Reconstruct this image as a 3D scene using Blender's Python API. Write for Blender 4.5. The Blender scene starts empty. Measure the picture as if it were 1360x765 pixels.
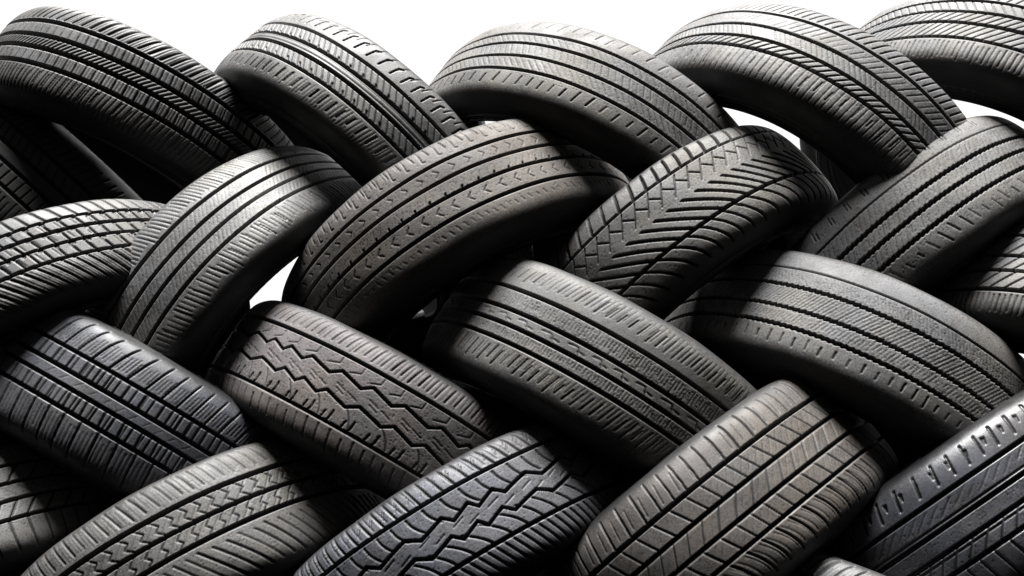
import bpy, math, random
import numpy as np
from mathutils import Matrix, Vector

scene = bpy.context.scene
COL = scene.collection
PI = math.pi

# ------------------------------------------------------------------ materials
def rubber(name, tint, lo, hi, rough, grain=1.0, bands=None):
    """worn rubber: dark compound, dusty grey on the tops, groove shade painted near black"""
    m = bpy.data.materials.new(name); m.use_nodes = True
    nt = m.node_tree; N = nt.nodes; L = nt.links
    b = N['Principled BSDF']
    tc = N.new('ShaderNodeTexCoord')
    def noise(scale, detail=4, rough_=.6, vec=None):
        n = N.new('ShaderNodeTexNoise'); n.inputs['Scale'].default_value = scale
        n.inputs['Detail'].default_value = detail; n.inputs['Roughness'].default_value = rough_
        L.new(vec or tc.outputs['Object'], n.inputs['Vector']); return n
    def ramp(src, p0, c0, p1, c1):
        r = N.new('ShaderNodeMapRange'); r.inputs['From Min'].default_value = p0; r.inputs['From Max'].default_value = p1
        r.inputs['To Min'].default_value = c0; r.inputs['To Max'].default_value = c1
        L.new(src, r.inputs['Value']); return r.outputs['Result']
    def math_(op, a, c):
        n = N.new('ShaderNodeMath'); n.operation = op
        for i, v in enumerate((a, c)):
            if isinstance(v, (int, float)): n.inputs[i].default_value = v
            else: L.new(v, n.inputs[i])
        return n.outputs[0]
    big = ramp(noise(7.0, 5).outputs['Fac'], .34, 0.55, .66, 1.25)        # patches of dust
    mid = ramp(noise(60.0, 5, .75).outputs['Fac'], .34, .68, .66, 1.32)      # blotches
    fine = ramp(noise(420.0, 3, .75).outputs['Fac'], .36, 1 - .6 * grain, .64, 1 + .6 * grain)
    f = math_('MULTIPLY', math_('MULTIPLY', big, mid), fine)
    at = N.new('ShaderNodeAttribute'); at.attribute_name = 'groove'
    ungrooved = math_('SUBTRACT', 1.0, at.outputs['Fac'])
    f = math_('MULTIPLY', f, math_('POWER', ungrooved, 1.5))  # shade inside the cuts is painted into the base colour
    mix = N.new('ShaderNodeMix'); mix.data_type = 'RGBA'
    mix.inputs['A'].default_value = (lo * .9, lo * .92, lo, 1)
    mix.inputs['B'].default_value = (hi * tint[0], hi * tint[1], hi * tint[2], 1)
    hue = N.new('ShaderNodeMix'); hue.data_type = 'RGBA'
    L.new(ramp(noise(11.0, 3).outputs['Fac'], .38, 0, .62, 1), hue.inputs['Factor'])
    t0 = [c * v for c, v in zip(tint, (1.045, 1.0, .94))]; t1 = [c * v for c, v in zip(tint, (.975, .99, 1.045))]
    hue.inputs['A'].default_value = (*[hi * c for c in t0], 1); hue.inputs['B'].default_value = (*[hi * c for c in t1], 1)
    L.new(hue.outputs['Result'], mix.inputs['B'])
    L.new(f, mix.inputs['Factor'])
    # a few chalky scuffs
    sc = ramp(noise(23.0, 8, .75).outputs['Fac'], .66, 0, .74, .35)
    sm = N.new('ShaderNodeMix'); sm.data_type = 'RGBA'
    L.new(math_('MULTIPLY', sc, ungrooved), sm.inputs['Factor'])
    L.new(mix.outputs['Result'], sm.inputs['A']); sm.inputs['B'].default_value = (hi * 1.9, hi * 1.85, hi * 1.75, 1)
    L.new(sm.outputs['Result'], b.inputs['Base Color'])
    L.new(ramp(noise(30, 4).outputs['Fac'], .3, rough - .1, .7, rough + .12), b.inputs['Roughness'])
    b.inputs['Specular IOR Level'].default_value = .42
    bp = N.new('ShaderNodeBump'); bp.inputs['Strength'].default_value = .28; bp.inputs['Distance'].default_value = .0012
    h = math_('ADD', math_('MULTIPLY', noise(520, 4, .75).outputs['Fac'], 1.0), math_('MULTIPLY', noise(90, 4).outputs['Fac'], 1.2))
    L.new(h, bp.inputs['Height']); L.new(bp.outputs['Normal'], b.inputs['Normal'])
    return m

SIDE = rubber('sidewall_rubber', (1, 1, 1.02), .006, .015, .5, .6)
LINER = rubber('liner_rubber', (1, 1, 1), .008, .018, .6, .3)

# ------------------------------------------------------------------ mesh helpers
def grid_mesh(name, V, wrap_u, attr=None, flip=False):
    """V: (nu, nv, 3) grid of points; wraps in u"""
    nu, nv = V.shape[:2]
    me = bpy.data.meshes.new(name)
    iu = np.arange(nu if wrap_u else nu - 1); iv = np.arange(nv - 1)
    I, J = np.meshgrid(iu, iv, indexing='ij')
    I2 = (I + 1) % nu
    q = np.stack([I * nv + J, I2 * nv + J, I2 * nv + J + 1, I * nv + J + 1], -1).reshape(-1, 4)
    if flip: q = q[:, ::-1]
    nf = len(q)
    me.vertices.add(nu * nv); me.vertices.foreach_set('co', V.reshape(-1).astype(np.float32))
    me.loops.add(nf * 4); me.loops.foreach_set('vertex_index', q.reshape(-1).astype(np.int32))
    me.polygons.add(nf)
    me.polygons.foreach_set('loop_start', (np.arange(nf) * 4).astype(np.int32))
    me.polygons.foreach_set('loop_total', np.full(nf, 4, np.int32))
    me.polygons.foreach_set('use_smooth', np.ones(nf, bool))
    a = me.attributes.new('groove', 'FLOAT', 'POINT')
    a.data.foreach_set('value', (attr if attr is not None else np.zeros((nu, nv))).reshape(-1).astype(np.float32))
    me.update(calc_edges=True)
    return me

def spline(pts, n):
    """resample a Catmull-Rom curve through pts evenly by length -> (n,2)"""
    P = np.array(pts, float); P = np.vstack([2 * P[0] - P[1], P, 2 * P[-1] - P[-2]])
    out = []
    for i in range(1, len(P) - 2):
        t = np.linspace(0, 1, 60, endpoint=False)[:, None]
        a, b, c, d = P[i - 1], P[i], P[i + 1], P[i + 2]
        out.append(.5 * (2 * b + (c - a) * t + (2 * a - 5 * b + 4 * c - d) * t ** 2 + (3 * b - a - 3 * c + d) * t ** 3))
    out.append(P[-2][None]); Q = np.vstack(out)
    s = np.r_[0, np.cumsum(np.linalg.norm(np.diff(Q, axis=0), axis=1))]
    u = np.linspace(0, s[-1], n)
    return np.stack([np.interp(u, s, Q[:, 0]), np.interp(u, s, Q[:, 1])], -1)

def smooth(e0, e1, x):
    t = np.clip((x - e0) / (e1 - e0), 0, 1); return t * t * (3 - 2 * t)

# ------------------------------------------------------------------ tread patterns
class Pattern:
    """depth map of a tread: X = length round the tyre (m, positive to the right in front), A = across (m, positive up)"""
    def __init__(s, X, A, R, rng):
        s.X, s.A, s.R, s.rng = X, A, R, rng
        s.D = np.zeros_like(X); s.G = np.zeros_like(X); s.circum = 2 * PI * R
        s.th = X / R
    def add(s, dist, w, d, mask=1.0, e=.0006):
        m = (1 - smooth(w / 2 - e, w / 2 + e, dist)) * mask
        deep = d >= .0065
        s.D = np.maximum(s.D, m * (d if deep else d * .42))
        s.G = np.maximum(s.G, m * min(1, d / .0046))  # painted darkness of the cuts, in place of shade from deeper relief
    def warp(s, p, amp=.16):
        ph = s.rng.uniform(0, 6)
        return s.X + p * amp * np.sin(7 * s.th + ph) + p * amp * .7 * np.sin(11 * s.th + 2 * ph)
    def pitch(s, p): return s.circum / max(1, round(s.circum / p))
    def band(s, a1, a2, e=.0012):
        return smooth(a1 - e, a1 + e, s.A) * (1 - smooth(a2 - e, a2 + e, s.A))
    def circ(s, a0, w=.0045, d=.007, zig=0, p=.02, shape='tri', slant=0):
        a = a0
        if zig:
            p = s.pitch(p); f = (s.warp(p) / p) % 1
            if shape == 'tri': a = a0 + zig * (np.abs(f - .5) * 4 - 1)
            elif shape == 'saw': a = a0 + zig * (f * 2 - 1)
            elif shape == 'step':   # long slanted run then a short step back
                a = a0 + zig * np.where(f < .7, f / .7 * 2 - 1, 1 - (f - .7) / .3 * 2)
        s.add(np.abs(s.A - a) * (.85 if zig else 1), w, d)
    def lat(s, a1, a2, p, w=.002, d=.005, slope=0, off=0., curve=0., amp=.16, share=None):
        p = s.pitch(p); t = np.clip((s.A - a1) / (a2 - a1), -.2, 1.2)
        f = s.warp(p, amp) if share is None else share
        f = f - slope * (s.A - a1) - curve * t * t + off * p
        m = (f / p - np.round(f / p)) * p
        s.add(np.abs(m) / math.sqrt(1 + slope * slope), w, d, s.band(a1, a2))
    def dashes(s, a1, a2, p, w=.0022, d=.005, slope=0, curve=0., jit=.35):
        jit = jit * .7; d = d * .85
        """lateral cuts whose length and depth vary from one to the next"""
        p = s.pitch(p); n = round(s.circum / p)
        t = np.clip((s.A - a1) / (a2 - a1), -.2, 1.2)
        f = (s.warp(p) - slope * (s.A - a1) - curve * t * t) / p
        k = np.round(f).astype(int) % n
        r1 = s.rng.uniform(0, jit, n)[k]; r2 = s.rng.uniform(0, jit, n)[k]; dd = s.rng.uniform(.45, 1, n)[k]
        L = a2 - a1
        mask = smooth(a1 + r1 * L - .001, a1 + r1 * L + .001, s.A) * (1 - smooth(a2 - r2 * L - .001, a2 - r2 * L + .001, s.A))
        s.add(np.abs(f - np.round(f)) * p / math.sqrt(1 + slope * slope), w, d, mask * dd)
    def segs(s, p, lines, w=.002, d=.005, amp=.1, off=0.):
        p = s.pitch(p); X = (s.warp(p, amp) + off * p) % p
        for (x0, a0, x1, a1) in lines:
            for k in (-2, -1, 0, 1, 2):
                ax, ay = x0 * p + k * p, a0; bx, by = x1 * p + k * p, a1
                if max(ax, bx) < -.3 * p or min(ax, bx) > 1.3 * p: continue
                dx, dy = bx - ax, by - ay; LL = dx * dx + dy * dy + 1e-12
                t = np.clip(((X - ax) * dx + (s.A - ay) * dy) / LL, 0, 1)
                s.add(np.hypot(X - ax - t * dx, s.A - ay - t * dy), w, d)
    def micro(s, a1, a2, p=.006, slope=0, w=.0014, d=.0022): s.dashes(a1, a2, p, w, d, slope, jit=.3)
    def pits(s, a1, a2, px=.0045, pa=.0045, d=.0014, keep=.6):
        """irregular small pits: chipped, stone-drilled rubber"""
        n = round(s.circum / px)
        i = np.floor(s.X / px).astype(int) % n; j = np.floor((s.A + .2) / pa).astype(int) % 97
        r = s.rng.uniform(0, 1, (n, 97, 4)); q = r[i, j]
        fx = (s.X / px) % 1 - (.25 + .5 * q[..., 0]); fa = ((s.A + .2) / pa) % 1 - (.25 + .5 * q[..., 1])
        dist = np.hypot(fx * px, fa * pa * 1.3)
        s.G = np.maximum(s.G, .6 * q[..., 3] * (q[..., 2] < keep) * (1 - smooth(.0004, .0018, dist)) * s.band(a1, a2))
        s.D = np.maximum(s.D, .6 * d * q[..., 3] * (q[..., 2] < keep) * (1 - smooth(.0004, .0016, dist)) * s.band(a1, a2))

E1 = .082      # how far the shoulder cuts run out towards the sidewall
def std_grooves(P, g, w=.0048, d=.008, zig=0, p=.012):
    for a in g: P.circ(a, w, d, zig, p)

def pat_T0(P, g):
    std_grooves(P, g); P.lat(g[0] + .004, E1, .014, .003, .005, slope=.3); P.lat(g[1], g[0], .016, .0024, .005, slope=-.4); P.lat(g[3], g[2], .016, .0024, .005)
    P.dashes(-E1, g[3] - .002, .01)
def pat_T1(P, g):
    std_grooves(P, g, .0062, .009)
    P.lat(g[0] + .006, E1, .0165, .0034, .006, slope=.55); P.lat(g[0] + .005, E1, .0055, .0014, .002, slope=.55)
    P.lat(g[1], g[0], .0155, .0022, .005, slope=-.1); P.lat(g[1] + .003, g[0] - .003, .0155, .0014, .0022, slope=-.1, off=.5)
    P.lat(g[2] + .002, g[1] - .002, .0085, .0022, .004, slope=.9)
    P.lat(g[3], g[2], .0165, .0026, .006, slope=-.05); P.lat(g[3] + .002, g[2] - .002, .0055, .0013, .0025)
    P.lat(-E1, g[3] - .004, .0085, .0018, .0026, slope=.25); P.dashes(-E1 + .01, g[3] - .006, .017, .0022, .004, slope=.25)
def pat_T2(P, g):
    std_grooves(P, g, .005, .008)
    for a in (g[1] + .25 * (g[2] - g[1]), g[1] + .62 * (g[2] - g[1])): P.circ(a, .0018, .003)
    P.segs(.023, [(.2, g[0] + .012, .35, g[0] + .03), (.35, g[0] + .03, .62, g[0] + .034)], .0026, .006)
    P.lat(g[0] + .026, E1, .023, .002, .003, slope=.4, off=.3)
    P.lat(g[1] + .003, g[0] - .003, .0125, .0018, .004, slope=-.75); P.lat(g[3] + .003, g[2] - .003, .0125, .002, .0045, slope=-.75)
    P.lat(g[1], g[1] + .008, .025, .003, .005, slope=-.75); P.lat(g[3], g[3] + .01, .025, .003, .005, slope=-.75)
    P.dashes(-.066, g[3] - .008, .0185, .0034, .006, slope=.25, jit=.25); P.dashes(-.074, g[3] - .005, .0062, .0014, .0025, slope=.25)
def pat_T3(P, g):
    std_grooves(P, g, .0042, .007)
    P.dashes(g[0] + .01, E1 - .006, .022, .0022, .004, slope=.4)
    for i in range(3): P.dashes(g[i + 1] + .002, g[i] - .002, .011, .0016, .003, slope=-.9 + .5 * (i == 1))
    P.dashes(-.066, g[3] - .007, .021, .0026, .005, slope=.35, jit=.3)
    P.pits(-.05, .06, keep=.35)
def pat_T4(P, g):
    std_grooves(P, g, .0046, .008)
    P.lat(g[0] + .007, E1, .0125, .002, .0045, slope=.5)
    P.dashes(g[1] + .002, g[0] - .002, .012, .0016, .003, slope=.8); P.dashes(g[2] + .001, g[1] - .001, .0085, .0016, .003, slope=-.7)
    P.lat(g[3], g[2], .0135, .0022, .0042, slope=1.1)
    P.lat(-E1, g[3] - .003, .0105, .0016, .0024, slope=.1); P.dashes(-.076, g[3] - .004, .021, .0022, .0042, slope=.15, jit=.5)
    P.pits(-.05, .06, keep=.3)
def pat_T5(P, g):
    std_grooves(P, g, .0046, .008)
    P.lat(g[0] + .004, E1, .013, .002, .004, slope=.5)
    P.lat(g[1], g[0], .0135, .0018, .003, slope=-.7); P.lat(g[2], g[1], .0135, .0018, .0034, slope=1.1); P.lat(g[3], g[2], .0135, .0018, .0034, slope=1.0)
    P.dashes(-E1, g[3] - .003, .0078, .0022, .004, slope=.05, jit=.3)
def pat_W0(P, g):
    std_grooves(P, g, .0042, .008)
    P.lat(g[0] + .002, E1, .0195, .004, .006, slope=-.5, curve=.006)
    for i in range(3):
        P.lat(g[i + 1], g[i], .0205, .0028, .006, slope=-.5, off=.3 * i); P.lat(g[i + 1] + .004, g[i] - .004, .0205, .002, .0022, slope=-.5, off=.3 * i + .5)
        P.segs(.0205, [(.5, g[i] - .001, .5, g[i] - .004)], .005, .005, off=.3 * i)
    P.lat(-E1, g[3], .0165, .003, .005, slope=-.9); P.lat(-E1, g[3] - .003, .0055, .0014, .002, slope=-.9)
def pat_W1(P, g):
    std_grooves(P, g, .0046, .008)
    P.dashes(g[0] + .004, E1, .0068, .0022, .004, slope=-.3, jit=.3)
    for i in range(3): P.dashes(g[i + 1] + .002, g[i] - .002, .0075, .0015, .0016, slope=.8, jit=.4)
    P.dashes(-E1, g[3] - .004, .0075, .0017, .0036, slope=-.25, jit=.45); P.dashes(-.08, g[3] - .005, .034, .0022, .005, slope=-.3)
    P.pits(-.04, .04, keep=.3)
def pat_W2(P, g):
    std_grooves(P, g, .004, .007)
    P.lat(g[0] + .02, E1, .024, .002, .004, slope=-.2); P.segs(.024, [(.32, g[0] + .013, .3, g[0] + .028), (.32, g[0] + .013, .5, g[0] + .012)], .0018, .0032); P.lat(g[0] + .022, E1, .012, .0014, .0022, slope=-.2, off=.3)
    m = .5 * (g[0] + g[1]); P.segs(.024, [(.35, m + .006, .62, m), (.62, m, .4, m - .006)], .0016, .0028)
    m = .5 * (g[1] + g[2]); P.dashes(g[2] + .003, g[1] - .008, .012, .0014, .002, slope=.5); P.segs(.024, [(.4, g[2], .5, g[2] + .006)], .0026, .006)
    m = .5 * (g[2] + g[3]); P.segs(.024, [(.62, m + .007, .35, m + .001), (.35, m + .001, .62, m - .006)], .0018, .0032)
    P.dashes(-.066, g[3] - .01, .012, .002, .0026, slope=-.5, jit=.5)
    P.pits(-.06, .08, keep=.4)
def pat_W3(P, g):
    g1, g4 = g[0], g[3]
    P.circ(g1, .0035, .007); P.circ(g4 - .002, .004, .007)
    P.lat(g1 + .001, E1, .0235, .0042, .007, slope=.42, curve=-.004)
    P.segs(.0235, [(.2, g1 - .034, 1.12, g1 - .004), (.87, g1 - .012, 1.5, g1 - .024)], .0018, .005, amp=0)
    P.lat(g4 - .002, g4 + .042, .0235, .0034, .008, slope=-1.25, curve=-.004, off=.2)
    P.lat(-.09, g4 - .004, .0235, .0034, .008, slope=-.2, curve=-.026, off=.55)
    P.pits(-.07, .08, keep=.4)
def pat_W4(P, g):
    for i, a in enumerate(g): P.circ(a, .0024 if i == 0 else .0042, .004 if i == 0 else .007, .0009 if i else .0005, .0085, 'saw')
    P.segs(.034, [(.3, g[0] + .016, .38, g[0] + .03), (.45, g[0] + .014, .52, g[0] + .024)], .0022, .004)
    for i in range(3): P.dashes(g[i + 1] + .002, g[i] - .002, .0085, .0015, .0022, slope=.6, jit=.5)
    P.dashes(-.07, g[3] - .008, .019, .0024, .004, slope=-.4, jit=.5)
    P.pits(-.06, .075, keep=.5)
def pat_U1(P, g):
    std_grooves(P, g, .0042, .008)
    P.lat(g[0], .086, .0245, .0026, .006, slope=.25, curve=.003); P.dashes(g[0] + .004, .07, .0052, .0015, .003, slope=.25, jit=.35)
    P.lat(g[1], g[0], .0245, .0026, .006, slope=0, off=.3); P.lat(g[1] + .002, g[0] - .001, .0245, .0022, .005, off=.63); P.lat(g[1] + .002, g[0] - .002, .0245, .0022, .005, off=-.03)
    P.dashes(g[2] + .003, g[1] - .003, .021, .0013, .0018, slope=.9)
    P.lat(g[3], g[2], .0245, .0026, .006, slope=-.1, off=.7); P.lat(g[3] + .001, g[2] - .002, .0245, .0024, .005, off=.03); P.lat(g[3] + .002, g[2] - .002, .0245, .0018, .004, off=.36)
    P.lat(-.086, g[3], .0245, .0028, .006, slope=-.1, off=.2); P.dashes(-.078, g[3] - .003, .0061, .0016, .003, slope=-.1)
def pat_U2(P, g):
    g1, g4 = g[0], g[3]
    P.circ(g1, .004, .007); P.circ(g4, .004, .007)
    P.circ(.0165, .003, .007, -.0045, .046, 'step'); P.circ(-.0135, .003, .007, -.0045, .046, 'step')
    P.dashes(g1 + .006, E1, .0135, .0026, .0062, slope=.25, curve=.002, jit=.2); P.dashes(g1 + .004, E1, .0068, .0015, .0025, slope=.25)
    P.segs(.046, [(.1, .005, .4, .0005), (.5, .000, .8, -.0045), (.15, -.001, .4, -.005)], .0016, .0026)
    P.lat(g4 + .003, -.019, .046, .002, .004, slope=-.25, curve=-.008); P.segs(.034, [(.4, g4 + .004, .45, g4 + .012), (.75, g4 + .006, .78, g4 + .016), (.75, g4 + .006, .7, g4 + .003)], .0026, .005)
    P.segs(.034, [(.3, .024, .75, .029), (.75, .029, .78, .038)], .0016, .0028)
    P.dashes(-E1, g4 - .004, .0165, .0026, .004, slope=-.15, jit=.3)
    P.pits(-.04, .04, keep=.5)
def pat_U3(P, g):
    std_grooves(P, g, .0044, .008)
    P.dashes(g[0] + .012, .074, .0145, .0021, .0042, slope=.4, jit=.35); P.dashes(g[0] + .016, E1, .0072, .0014, .0025, slope=.4)
    for i in (0, 2): P.dashes(g[i + 1] + .003, g[i] - .003, .0048, .0017, .0025, slope=.1, jit=.6); P.pits(g[i + 1] + .001, g[i] - .001, .004, .004, .002, .8)
    m = .5 * (g[1] + g[2]); P.segs(.036, [(.1, m + .002, .45, m + .003), (.45, m + .003, .55, m - .002), (.55, m - .002, .8, m - .003), (.5, m - .002, .58, m - .006)], .0016, .0028)
    P.dashes(-.074, g[3] - .007, .0125, .0022, .0045, slope=.4, jit=.4); P.dashes(-.064, g[3] - .004, .0062, .0013, .0022, slope=.4)
def pat_U4(P, g):
    P.circ(g[0], .0028, .005)
    for a in g[1:]: P.circ(a, .0036, .007, .0011, .0085, 'saw')
    P.dashes(g[0] + .016, .066, .021, .0018, .002, slope=.3, jit=.6)
    P.dashes(g[1] + .003, g[0] - .002, .0052, .0015, .002, slope=-.5, jit=.6); P.dashes(g[2] + .001, g[1] - .001, .0058, .0016, .0026, slope=.7, jit=.25); P.dashes(g[3] + .003, g[2] - .003, .0056, .0015, .0022, slope=.5, jit=.6)
    P.pits(-.046, .046, .004, .004, .0018, .75)
    P.dashes(-.07, g[3] - .008, .018, .0026, .005, slope=.05, jit=.4)
def pat_U5(P, g):
    std_grooves(P, g, .0044, .008)
    P.lat(g[1], g[0], .02, .0022, .005, slope=1.); P.lat(g[2], g[1], .02, .0022, .005, slope=1.); P.lat(g[3], g[2], .02, .0022, .005, slope=1.)
    P.dashes(-E1, g[3] - .003, .008, .0026, .005, slope=.05, jit=.3)
def pat_Y0(P, g):
    std_grooves(P, g, .0042, .008)
    P.lat(g[0] + .003, E1, .03, .0022, .004, slope=-.2)
    P.lat(g[1], g[0], .026, .0026, .006, slope=.8); P.dashes(g[2] + .002, g[1] - .002, .018, .0018, .003, slope=-.9); P.lat(g[3], g[2], .022, .0026, .006, slope=.75)
    P.lat(-E1, g[3] - .002, .021, .0024, .005, slope=-.15, curve=.004); P.pits(-.05, .06, keep=.4)
def pat_Y1(P, g):
    for a in g[:3]: P.circ(a, .005, .008)
    g1, g2, g3 = g[:3]
    P.dashes(g1 + .009, E1, .0155, .0028, .006, slope=-.35, curve=-.002, jit=.12); P.dashes(g1 + .006, E1, .0052, .0013, .002, slope=-.35)
    for (a, c, s) in ((g1, g2, 1), (g2, g3, -1)):
        m = .5 * (a + c); P.segs(.0195, [(.2, a - .003, .65, m + .002), (.65, m + .002, .35, m - .004), (.35, m - .004, .8, c + .003)] if s > 0 else [(.7, a - .003, .25, m + .002), (.25, m + .002, .55, m - .004), (.55, m - .004, .2, c + .002)], .002, .0045)
        P.lat(c + .002, a - .002, .0195, .0014, .002, slope=.9, off=.4)
    P.dashes(-.084, g3 - .009, .0165, .0028, .006, slope=-.75, curve=-.002, jit=.12); P.pits(-.07, .07, keep=.4)
def pat_Y2(P, g):
    g1, g4 = g[0], g[3]; k = g1 - g4
    P.circ(g1, .0042, .008); P.circ(g4, .0042, .008)
    P.circ(g1 - .36 * k, .0031, .007, .0052, .046, 'step'); P.circ(g1 - .66 * k, .0031, .007, .0052, .046, 'step')
    P.lat(g1 - .36 * k, g1 - .004, .023, .0021, .005, slope=-1.0, curve=.012); P.lat(g4 + .001, g1 - .66 * k, .023, .0028, .006, slope=-.5, curve=-.012, off=.4)
    P.segs(.046, [(.1, g1 - .50 * k, .42, g1 - .44 * k), (.5, g1 - .58 * k, .8, g1 - .52 * k)], .0018, .003)
    P.lat(g1, E1, .018, .0028, .006, slope=-.35); P.segs(.018, [(.35, g1 + .012, .6, g1 + .02), (.35, g1 + .02, .55, g1 + .026)], .0018, .003); P.lat(g1 + .006, E1, .018, .0016, .003, slope=-.35, off=.5)
    P.lat(-.086, g4 - .002, .012, .0026, .005, slope=-.6); P.pits(-.04, .07, keep=.3)
def pat_Y3(P, g):
    std_grooves(P, g, .0042, .008)
    P.lat(g[0] + .003, .09, .0225, .0024, .006, slope=.15, curve=-.004); P.lat(g[0] + .008, .078, .0225, .0015, .0026, slope=.15, off=.45)
    P.lat(g[1], g[0], .0235, .0019, .0045, slope=-.45); P.lat(g[2], g[1], .0235, .0019, .0045, slope=.7); P.lat(g[3], g[2], .0235, .002, .0045, slope=-.45)
    P.dashes(g[1] + .004, g[0] - .004, .0118, .0013, .0015, slope=.9); P.dashes(g[2] + .004, g[1] - .004, .0118, .0013, .0015, slope=.9); P.dashes(g[3] + .004, g[2] - .004, .0118, .0013, .0015, slope=.9)
    P.lat(-.09, g[3] - .004, .0225, .0026, .006, slope=-.1, curve=-.012); P.lat(-E1, g[3] - .006, .01125, .0015, .0026, slope=-.1, curve=-.012, off=.5)
def pat_Y4(P, g):
    std_grooves(P, g, .0042, .008); P.circ(g[1] + .006, .0022, .004); P.circ(g[2] - .006, .002, .004)
    P.lat(g[0] + .01, .078, .0255, .0034, .006, slope=.25); P.segs(.0255, [(.3, g[0] + .02, .42, g[0] + .027), (.3, g[0] + .02, .32, g[0] + .028)], .0028, .005)
    P.dashes(g[1] + .008, g[0] - .003, .017, .002, .0028, slope=1.6, jit=.6)
    P.lat(g[3], g[2], .02, .0022, .004, slope=.9); P.lat(-E1, g[3] - .003, .02, .0024, .005, slope=-.2); P.pits(-.05, .03, keep=.5)
def pat_Z(P, g):
    std_grooves(P, g, .0045, .008)
    P.lat(g[0] + .002, E1, .017, .0032, .006, slope=.4); P.lat(g[0] + .004, E1, .0057, .0014, .0025, slope=.4)
    for i in range(3): P.lat(g[i + 1], g[i], .018, .0026, .005, slope=.5)
    P.dashes(-E1, g[3] - .003, .01, .0024, .004)

# ------------------------------------------------------------------ the tyres
# name: centre, axis, tread radius, shoulder offset, offsets of the grooves (upper to lower)
POSE = {
'T0': ((-0.748,1.586,1.517),(0.645,-0.015,0.764),0.3200,0.0801,(0.0412,0.0146,-0.0067,-0.0343)),
'T1': ((-0.6446,1.5763,1.6823),(0.3824,-0.0347,0.9233),0.3100,0.0788,(0.0394,0.0120,-0.0098,-0.0381)),
'T2': ((-0.2519,1.5673,1.6102),(0.6416,0.0507,0.7653),0.3243,0.0777,(0.0339,0.0088,-0.0101,-0.0350)),
'T3': ((0.1209,1.5311,1.5824),(0.4800,0.0705,0.8744),0.3260,0.0785,(0.0368,0.0146,-0.0123,-0.0388)),
'T4': ((0.4674,1.4987,1.5746),(0.6375,0.0398,0.7694),0.3295,0.0810,(0.0410,0.0092,-0.0178,-0.0381)),
'T5': ((0.8084,1.4925,1.6172),(0.5722,0.0039,0.8201),0.3163,0.0800,(0.0382,0.0139,-0.0105,-0.0418)),
'U1': ((-0.5247,1.5703,1.1334),(0.4795,-0.0266,0.8771),0.3162,0.0815,(0.0367,0.0110,-0.0073,-0.0327)),
'U2': ((-0.1579,1.5612,1.1320),(0.4844,-0.0743,0.8717),0.3142,0.0768,(0.0422,0.0160,-0.0160,-0.0451)),
'U3': ((0.1669,1.5129,1.1737),(0.5230,-0.1195,0.8439),0.3252,0.0842,(0.0341,0.0052,-0.0151,-0.0368)),
'U4': ((0.5177,1.5106,1.1895),(0.5157,-0.0256,0.8564),0.3143,0.0806,(0.0445,0.0163,-0.0174,-0.0442)),
'U5': ((0.8878,1.4871,1.2128),(0.5369,-0.0162,0.8435),0.3149,0.0800,(0.0500,0.0117,-0.0148,-0.0469)),
'W0': ((-0.7321,1.5956,1.3254),(-0.5108,0.0027,0.8597),0.3181,0.0722,(0.0376,0.0171,-0.0046,-0.0291)),
'W1': ((-0.4280,1.5651,1.3448),(-0.7934,0.0631,0.6054),0.3123,0.0830,(0.0362,0.0085,-0.0137,-0.0390)),
'W2': ((-0.0761,1.5281,1.4043),(-0.4996,0.0388,0.8654),0.3246,0.0811,(0.0411,0.0134,-0.0122,-0.0446)),
'W3': ((0.2564,1.5296,1.3883),(-0.5785,0.0549,0.8138),0.3144,0.0769,(0.0474,0.0160,-0.0160,-0.0378)),
'W4': ((0.6301,1.5063,1.3901),(-0.5400,0.1379,0.8303),0.3148,0.0780,(0.0409,0.0131,-0.0111,-0.0368)),
'Y0': ((-0.8317,1.5894,0.9067),(-0.5557,0.0559,0.8295),0.3154,0.0800,(0.0409,0.0123,-0.0131,-0.0402)),
'Y1': ((-0.4839,1.5846,0.9119),(-0.5386,0.0115,0.8425),0.3133,0.0840,(0.0380,0.0080,-0.0198,-0.0500)),
'Y2': ((-0.0895,1.5557,0.9431),(-0.5174,0.0200,0.8555),0.3163,0.0761,(0.0443,0.0160,-0.0160,-0.0419)),
'Y3': ((0.2492,1.5102,0.9577),(-0.6052,0.0322,0.7954),0.3189,0.0870,(0.0442,0.0122,-0.0166,-0.0453)),
'Y4': ((0.6360,1.5045,0.9987),(-0.5220,0.0637,0.8506),0.3145,0.0817,(0.0414,0.0099,-0.0143,-0.0380)),
'Z4': ((0.5377,1.5129,0.7650),(0.5157,-0.0256,0.8564),0.3143,0.0806,(0.0445,0.0163,-0.0174,-0.0442)),
}
GROUP = 'worn tyres laced into the herringbone stack'
GREY, WARM, PINK, BLUE, BROWN = (1.01, .995, .985), (1.025, .995, .955), (1.09, .98, .96), (.95, .975, 1.12), (1.10, .99, .90)
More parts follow.
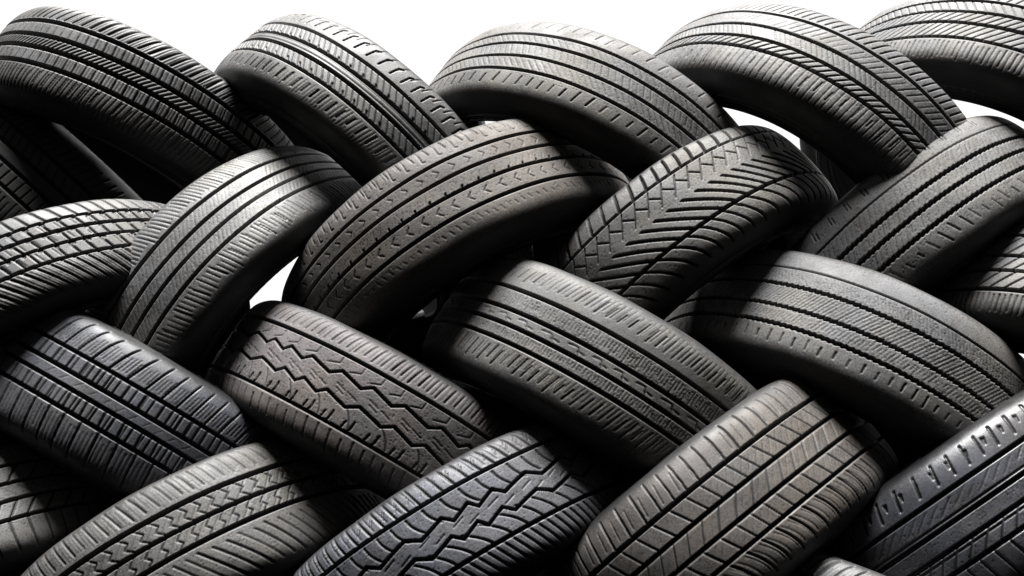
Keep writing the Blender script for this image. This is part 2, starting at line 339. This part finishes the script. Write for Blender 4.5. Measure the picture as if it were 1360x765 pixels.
# pattern, tint, dust level (T0's also holds painted shade), roughness, label
LOOK = {
'T0': (pat_T0, GREY, .022, .6, 'dark tyre cut off by the left edge, tucked under the far left top-row tyre'),  # tone lowered: the shade under its neighbour is put into the colour
'T1': (pat_T1, GREY, 0.095, .5, 'far left top-row tyre with four broad black grooves and rows of square blocks'),
'T2': (pat_T2, GREY, 0.1, .5, 'second top-row tyre from the left, with twin thin lines along its middle rib'),
'T3': (pat_T3, WARM, 0.115, .6, 'middle top-row tyre with smooth worn ribs and short dashes on its lower shoulder'),
'T4': (pat_T4, GREY, 0.12, .55, 'top-row tyre with a row of diagonal slashes between its two lowest grooves'),
'T5': (pat_T5, GREY, 0.12, .55, 'topmost tyre in the right corner with vertical cuts along its lower shoulder'),
'W0': (pat_W0, GREY, .10, .5, 'chunky block tread tyre leaning in from the left edge under the top row'),
'W1': (pat_W1, GREY, 0.1, .48, 'steep shiny narrow ribbed tyre beside the tall white gap at left'),
'W2': (pat_W2, BROWN, 0.08, .62, 'brownish tyre with small arrow-shaped marks along its ribs, left of centre'),
'W3': (pat_W3, WARM, .105, .6, 'winter tyre with slanting V-shaped cuts and a zigzag centre'),
'W4': (pat_W4, GREY, .11, .62, 'pale tyre at the right edge with a plain upper shoulder and saw-edged grooves'),
'U1': (pat_U1, BLUE, 0.065, .5, 'block tread tyre at left edge with wide bars across its shoulder'),
'U2': (pat_U2, PINK, 0.082, .6, 'pinkish tyre with two stepped zigzag grooves between two straight ones'),
'U3': (pat_U3, WARM, 0.092, .6, 'large central tyre with four straight grooves and long cuts on both shoulders'),
'U4': (pat_U4, GREY, .11, .62, 'speckled tyre with a plain smooth upper shoulder, right of the large central one'),
'U5': (pat_U5, GREY, .095, .5, 'tyre half hidden in shadow at the right edge, below the pale saw-grooved one'),
'Y0': (pat_Y0, GREY, 0.085, .5, 'tyre in the lower left corner with one brightly lit upper shoulder'),
'Y1': (pat_Y1, WARM, .066, .55, 'bottom-row tyre with three grooves and chevron cuts in its two ribs'),
'Y2': (pat_Y2, BLUE, 0.068, .5, 'bluish tyre with wavy winding grooves and curved cuts, bottom centre'),
'Y3': (pat_Y3, BROWN, .058, .55, 'brown tinged bottom-row tyre with three ribs of slanted rectangular blocks'),
'Y4': (pat_Y4, BLUE, 0.05, .36, 'tyre in the lower right corner with a shiny bluish notched shoulder'),
'Z4': (pat_Z, GREY, 0.08, .5, 'tyre just peeping up at the bottom edge between the brown and bluish ones'),
}

LOWER = {'W1': .58, 'T3': .62, 'T4': .77, 'T5': .8, 'W0': .58}   # sidewall height of lower profile tyres
def tyre_profile(ws, lo):
    k = ws
    tread = [(-.0925 * k, -.046), (-.0895 * k, -.030), (-.0835 * k, -.0165), (-.0745 * k, -.0085), (-.060 * k, -.0038), (-.035, -.0008), (0, 0),
             (.035, -.0008), (.060 * k, -.0038), (.0745 * k, -.0085), (.0835 * k, -.0165), (.0895 * k, -.030), (.0925 * k, -.046)]
    side = [(.0925 * k, -.046), (.0945 * k, -.060), (.0940 * k, -.076), (.0895 * k, -.094), (.081 * k, -.109), (.074 * k, -.117)]
    bead = [(.074 * k, -.117), (.068 * k, -.1235), (.058 * k, -.1235), (.055 * k, -.118)]
    liner = [(-.055 * k, -.118), (-.066 * k, -.1), (-.079 * k, -.075), (-.077 * k, -.045), (-.062 * k, -.024), (-.03, -.0165), (0, -.016),
             (.03, -.0165), (.062 * k, -.024), (.077 * k, -.045), (.079 * k, -.075), (.066 * k, -.1), (.055 * k, -.118)]
    sq = lambda pts: [(a, d if d > -.046 else -.046 + (d + .046) * lo) for a, d in pts]
    return tread, sq(side), sq(bead), sq(liner)

def revolve(prof, R, th):
    a, r = prof[:, 0], R + prof[:, 1]
    c, s = np.cos(th)[:, None], np.sin(th)[:, None]
    return np.stack([r[None] * c, r[None] * s, np.broadcast_to(a[None], (len(th), len(a)))], -1)

def link(name, me, mat, parent):
    me.materials.append(mat)
    o = bpy.data.objects.new(name, me); COL.objects.link(o); o.parent = parent
    return o

CAM = Vector((0, 0, .75))
# a few tyres are a little larger or smaller than the rest and sit that much deeper or shallower
SIZE = {'W0': .945, 'T0': 1.07, 'Y0': .955, 'Y1': .965, 'Y2': .97, 'U5': .95, 'Z4': .95}
# diameter against the average, and how far the tyre has slid along its own slope (m)
DIAM = {'W2': (.93, .010), 'W3': (.90, .023), 'W0': (.94, -.01), 'W4': (.89, .018), 'U1': (1.0, -.042), 'T1': (.93, -.02), 'U2': (.94, -.038), 'U3': (.85, -.040), 'U4': (.96, -.006),
        'Y1': (.94, .026), 'Y2': (.95, .026), 'Y3': (.93, .036), 'Y4': (.91, .026), 'T3': (.98, .003), 'T4': (.98, .003)}
def make_tyre(key, seed):
    c, n, R, sh, g = POSE[key]
    pat, tint, dust_shade, rough, label = LOOK[key]
    rng = np.random.default_rng(seed)
    n = Vector(n).normalized(); c = Vector(c)
    f = SIZE.get(key, 1.0); c = CAM + (c - CAM) * f; R *= f; sh *= f; g = tuple(v * f for v in g)
    x = (CAM - c); x = (x - n * x.dot(n)).normalized(); y = n.cross(x)
    q, sl = DIAM.get(key, (1, 0)); c = c + x * R * (1 - q) + y * sl; R *= q
    root = bpy.data.objects.new('tyre', None); COL.objects.link(root)
    root.empty_display_size = .05
    M = Matrix((x, y, n)).transposed().to_4x4(); M.translation = c
    root.matrix_world = M
    root['label'] = label; root['category'] = 'tyre'; root['group'] = GROUP
    ws = sh / .082
    ptread, pside, pbead, pliner = tyre_profile(ws, 1 - (1 - LOWER.get(key, .88)) * .1235 / .0775)
    # ---- tread: fine towards the open side of the stack, coarser at the back
    F = math.radians(100)
    nf = int(2 * F * R / .0012)
    th = np.r_[np.linspace(-F, F, nf, endpoint=False), np.linspace(F, 2 * PI - F, 90, endpoint=False)]
    pr = spline(ptread, 190)
    ds = np.r_[0, np.cumsum(np.linalg.norm(np.diff(pr, axis=0), axis=1))]
    arc = ds - ds[-1] / 2
    tn = np.gradient(pr, axis=0); tn /= np.linalg.norm(tn, axis=1)[:, None]
    nrm = np.stack([-tn[:, 1], tn[:, 0]], -1)          # outward normal in the (axial, radial) plane
    Aw = np.where(np.abs(arc) < .05, pr[:, 0], arc)
    thw = np.where(th > PI, th - 2 * PI, th)
    X, A = np.meshgrid(thw * R, Aw, indexing='ij')
    P = Pattern(X, A, R, rng); pat(P, g)
    edge = 1 - smooth(.080 * ws, .094 * ws, np.abs(A))   # cuts run out on the sidewall
    D = P.D * edge
    # slow unevenness of a used tread
    D2 = D + .0007 * np.sin(3 * X / R + rng.uniform(0, 6)) * np.cos(A * 40 + rng.uniform(0, 6)) + .0004 * np.sin(13 * X / R + A * 70)
    a = pr[:, 0][None] - D2 * nrm[:, 0][None]; r = R + pr[:, 1][None] - D2 * nrm[:, 1][None]
    V = np.stack([r * np.cos(th)[:, None], r * np.sin(th)[:, None], a], -1)
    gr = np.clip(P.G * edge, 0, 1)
    # the tone darkens towards the sidewalls
    gr = np.maximum(gr, (.84) * smooth(.066 * ws, .094 * ws, np.abs(A)))
    mat = rubber('tread_rubber', tint, .012, dust_shade * 1.18, rough + .05)
    link('tread', grid_mesh('tread', V, True, gr), mat, root)
    # ---- sidewalls with their raised rings, bead and inner liner
    t2 = np.linspace(0, 2 * PI, 720, endpoint=False)
    for sgn in (1, -1):
        p = spline(pside, 56)
        rr = p[:, 1]
        ring = lambda r0, w, h: h * np.exp(-((rr - r0) / w) ** 4)
        p = p.copy(); p[:, 0] += ring(-.058, .0018, .0012) + ring(rr.min() + .014, .0034, .0028) + ring(rr.min() + .024, .001, .001) + ring(-.053, .001, .0008)
        p[:, 0] *= sgn
        VS = revolve(p, R, t2)
        ribs = np.clip(np.sin(t2 * 120) * 2, 0, 1)[:, None] * (smooth(-.0575, -.0555, rr) * (1 - smooth(-.0525, -.0505, rr)))[None]
        VS[..., 2] += sgn * .0009 * ribs
        sw = link('sidewall', grid_mesh('sidewall', VS, True, None, sgn < 0), SIDE, root)
        q = spline(pbead, 14); q[:, 0] *= sgn
        link('bead', grid_mesh('bead', revolve(q, R, t2), True, None, sgn < 0), SIDE, sw)
    link('inner_liner', grid_mesh('inner_liner', revolve(spline(pliner, 60), R, t2), True, None, True), LINER, root)
    return root

for i, k in enumerate(POSE): make_tyre(k, 100 + i)

# ------------------------------------------------------------------ white studio surround
w = bpy.data.worlds.new('World'); scene.world = w; w.use_nodes = True
nt = w.node_tree; N = nt.nodes; L = nt.links
bg = N['Background']
tc = N.new('ShaderNodeTexCoord'); sep = N.new('ShaderNodeSeparateXYZ'); L.new(tc.outputs['Generated'], sep.inputs[0])
def mr(src, a, b, c, d):
    r = N.new('ShaderNodeMapRange'); r.interpolation_type = 'SMOOTHSTEP'
    for nme, v in zip(('From Min', 'From Max', 'To Min', 'To Max'), (a, b, c, d)): r.inputs[nme].default_value = v
    L.new(src, r.inputs['Value']); return r.outputs['Result']
back = mr(sep.outputs['Y'], .05, .5, .085, 1.12)       # bright white behind the stack, dark room behind the camera
low = mr(sep.outputs['Z'], -.02, .30, .015, 1.0)
mul = N.new('ShaderNodeMath'); mul.operation = 'MULTIPLY'; L.new(back, mul.inputs[0]); L.new(low, mul.inputs[1])
bg.inputs['Color'].default_value = (1, 1, 1, 1); L.new(mul.outputs[0], bg.inputs['Strength'])

sd = bpy.data.lights.new('key_light', 'SUN'); sd.energy = 18.0; sd.angle = math.radians(29); sd.color = (1, .985, .96)
so = bpy.data.objects.new('key_light', sd); COL.objects.link(so)
so.rotation_euler = Vector((.05, .34, -1)).to_track_quat('-Z', 'Y').to_euler(); so.location = (0, 0, 4)

# ------------------------------------------------------------------ camera
cd = bpy.data.cameras.new('camera'); cam = bpy.data.objects.new('camera', cd); COL.objects.link(cam)
cam.location = CAM; cam.rotation_euler = (math.radians(90 + 23.148), 0, 0)
cd.sensor_width = 36; cd.lens = 36 * 1335.42 / 1360; cd.clip_start = .05; cd.clip_end = 200
scene.camera = cam
scene.view_settings.view_transform = 'Standard'; scene.view_settings.look = 'None'; scene.view_settings.exposure = 0
scene.render.engine = 'CYCLES'; scene.cycles.use_denoising = True
scene.cycles.max_bounces = 6
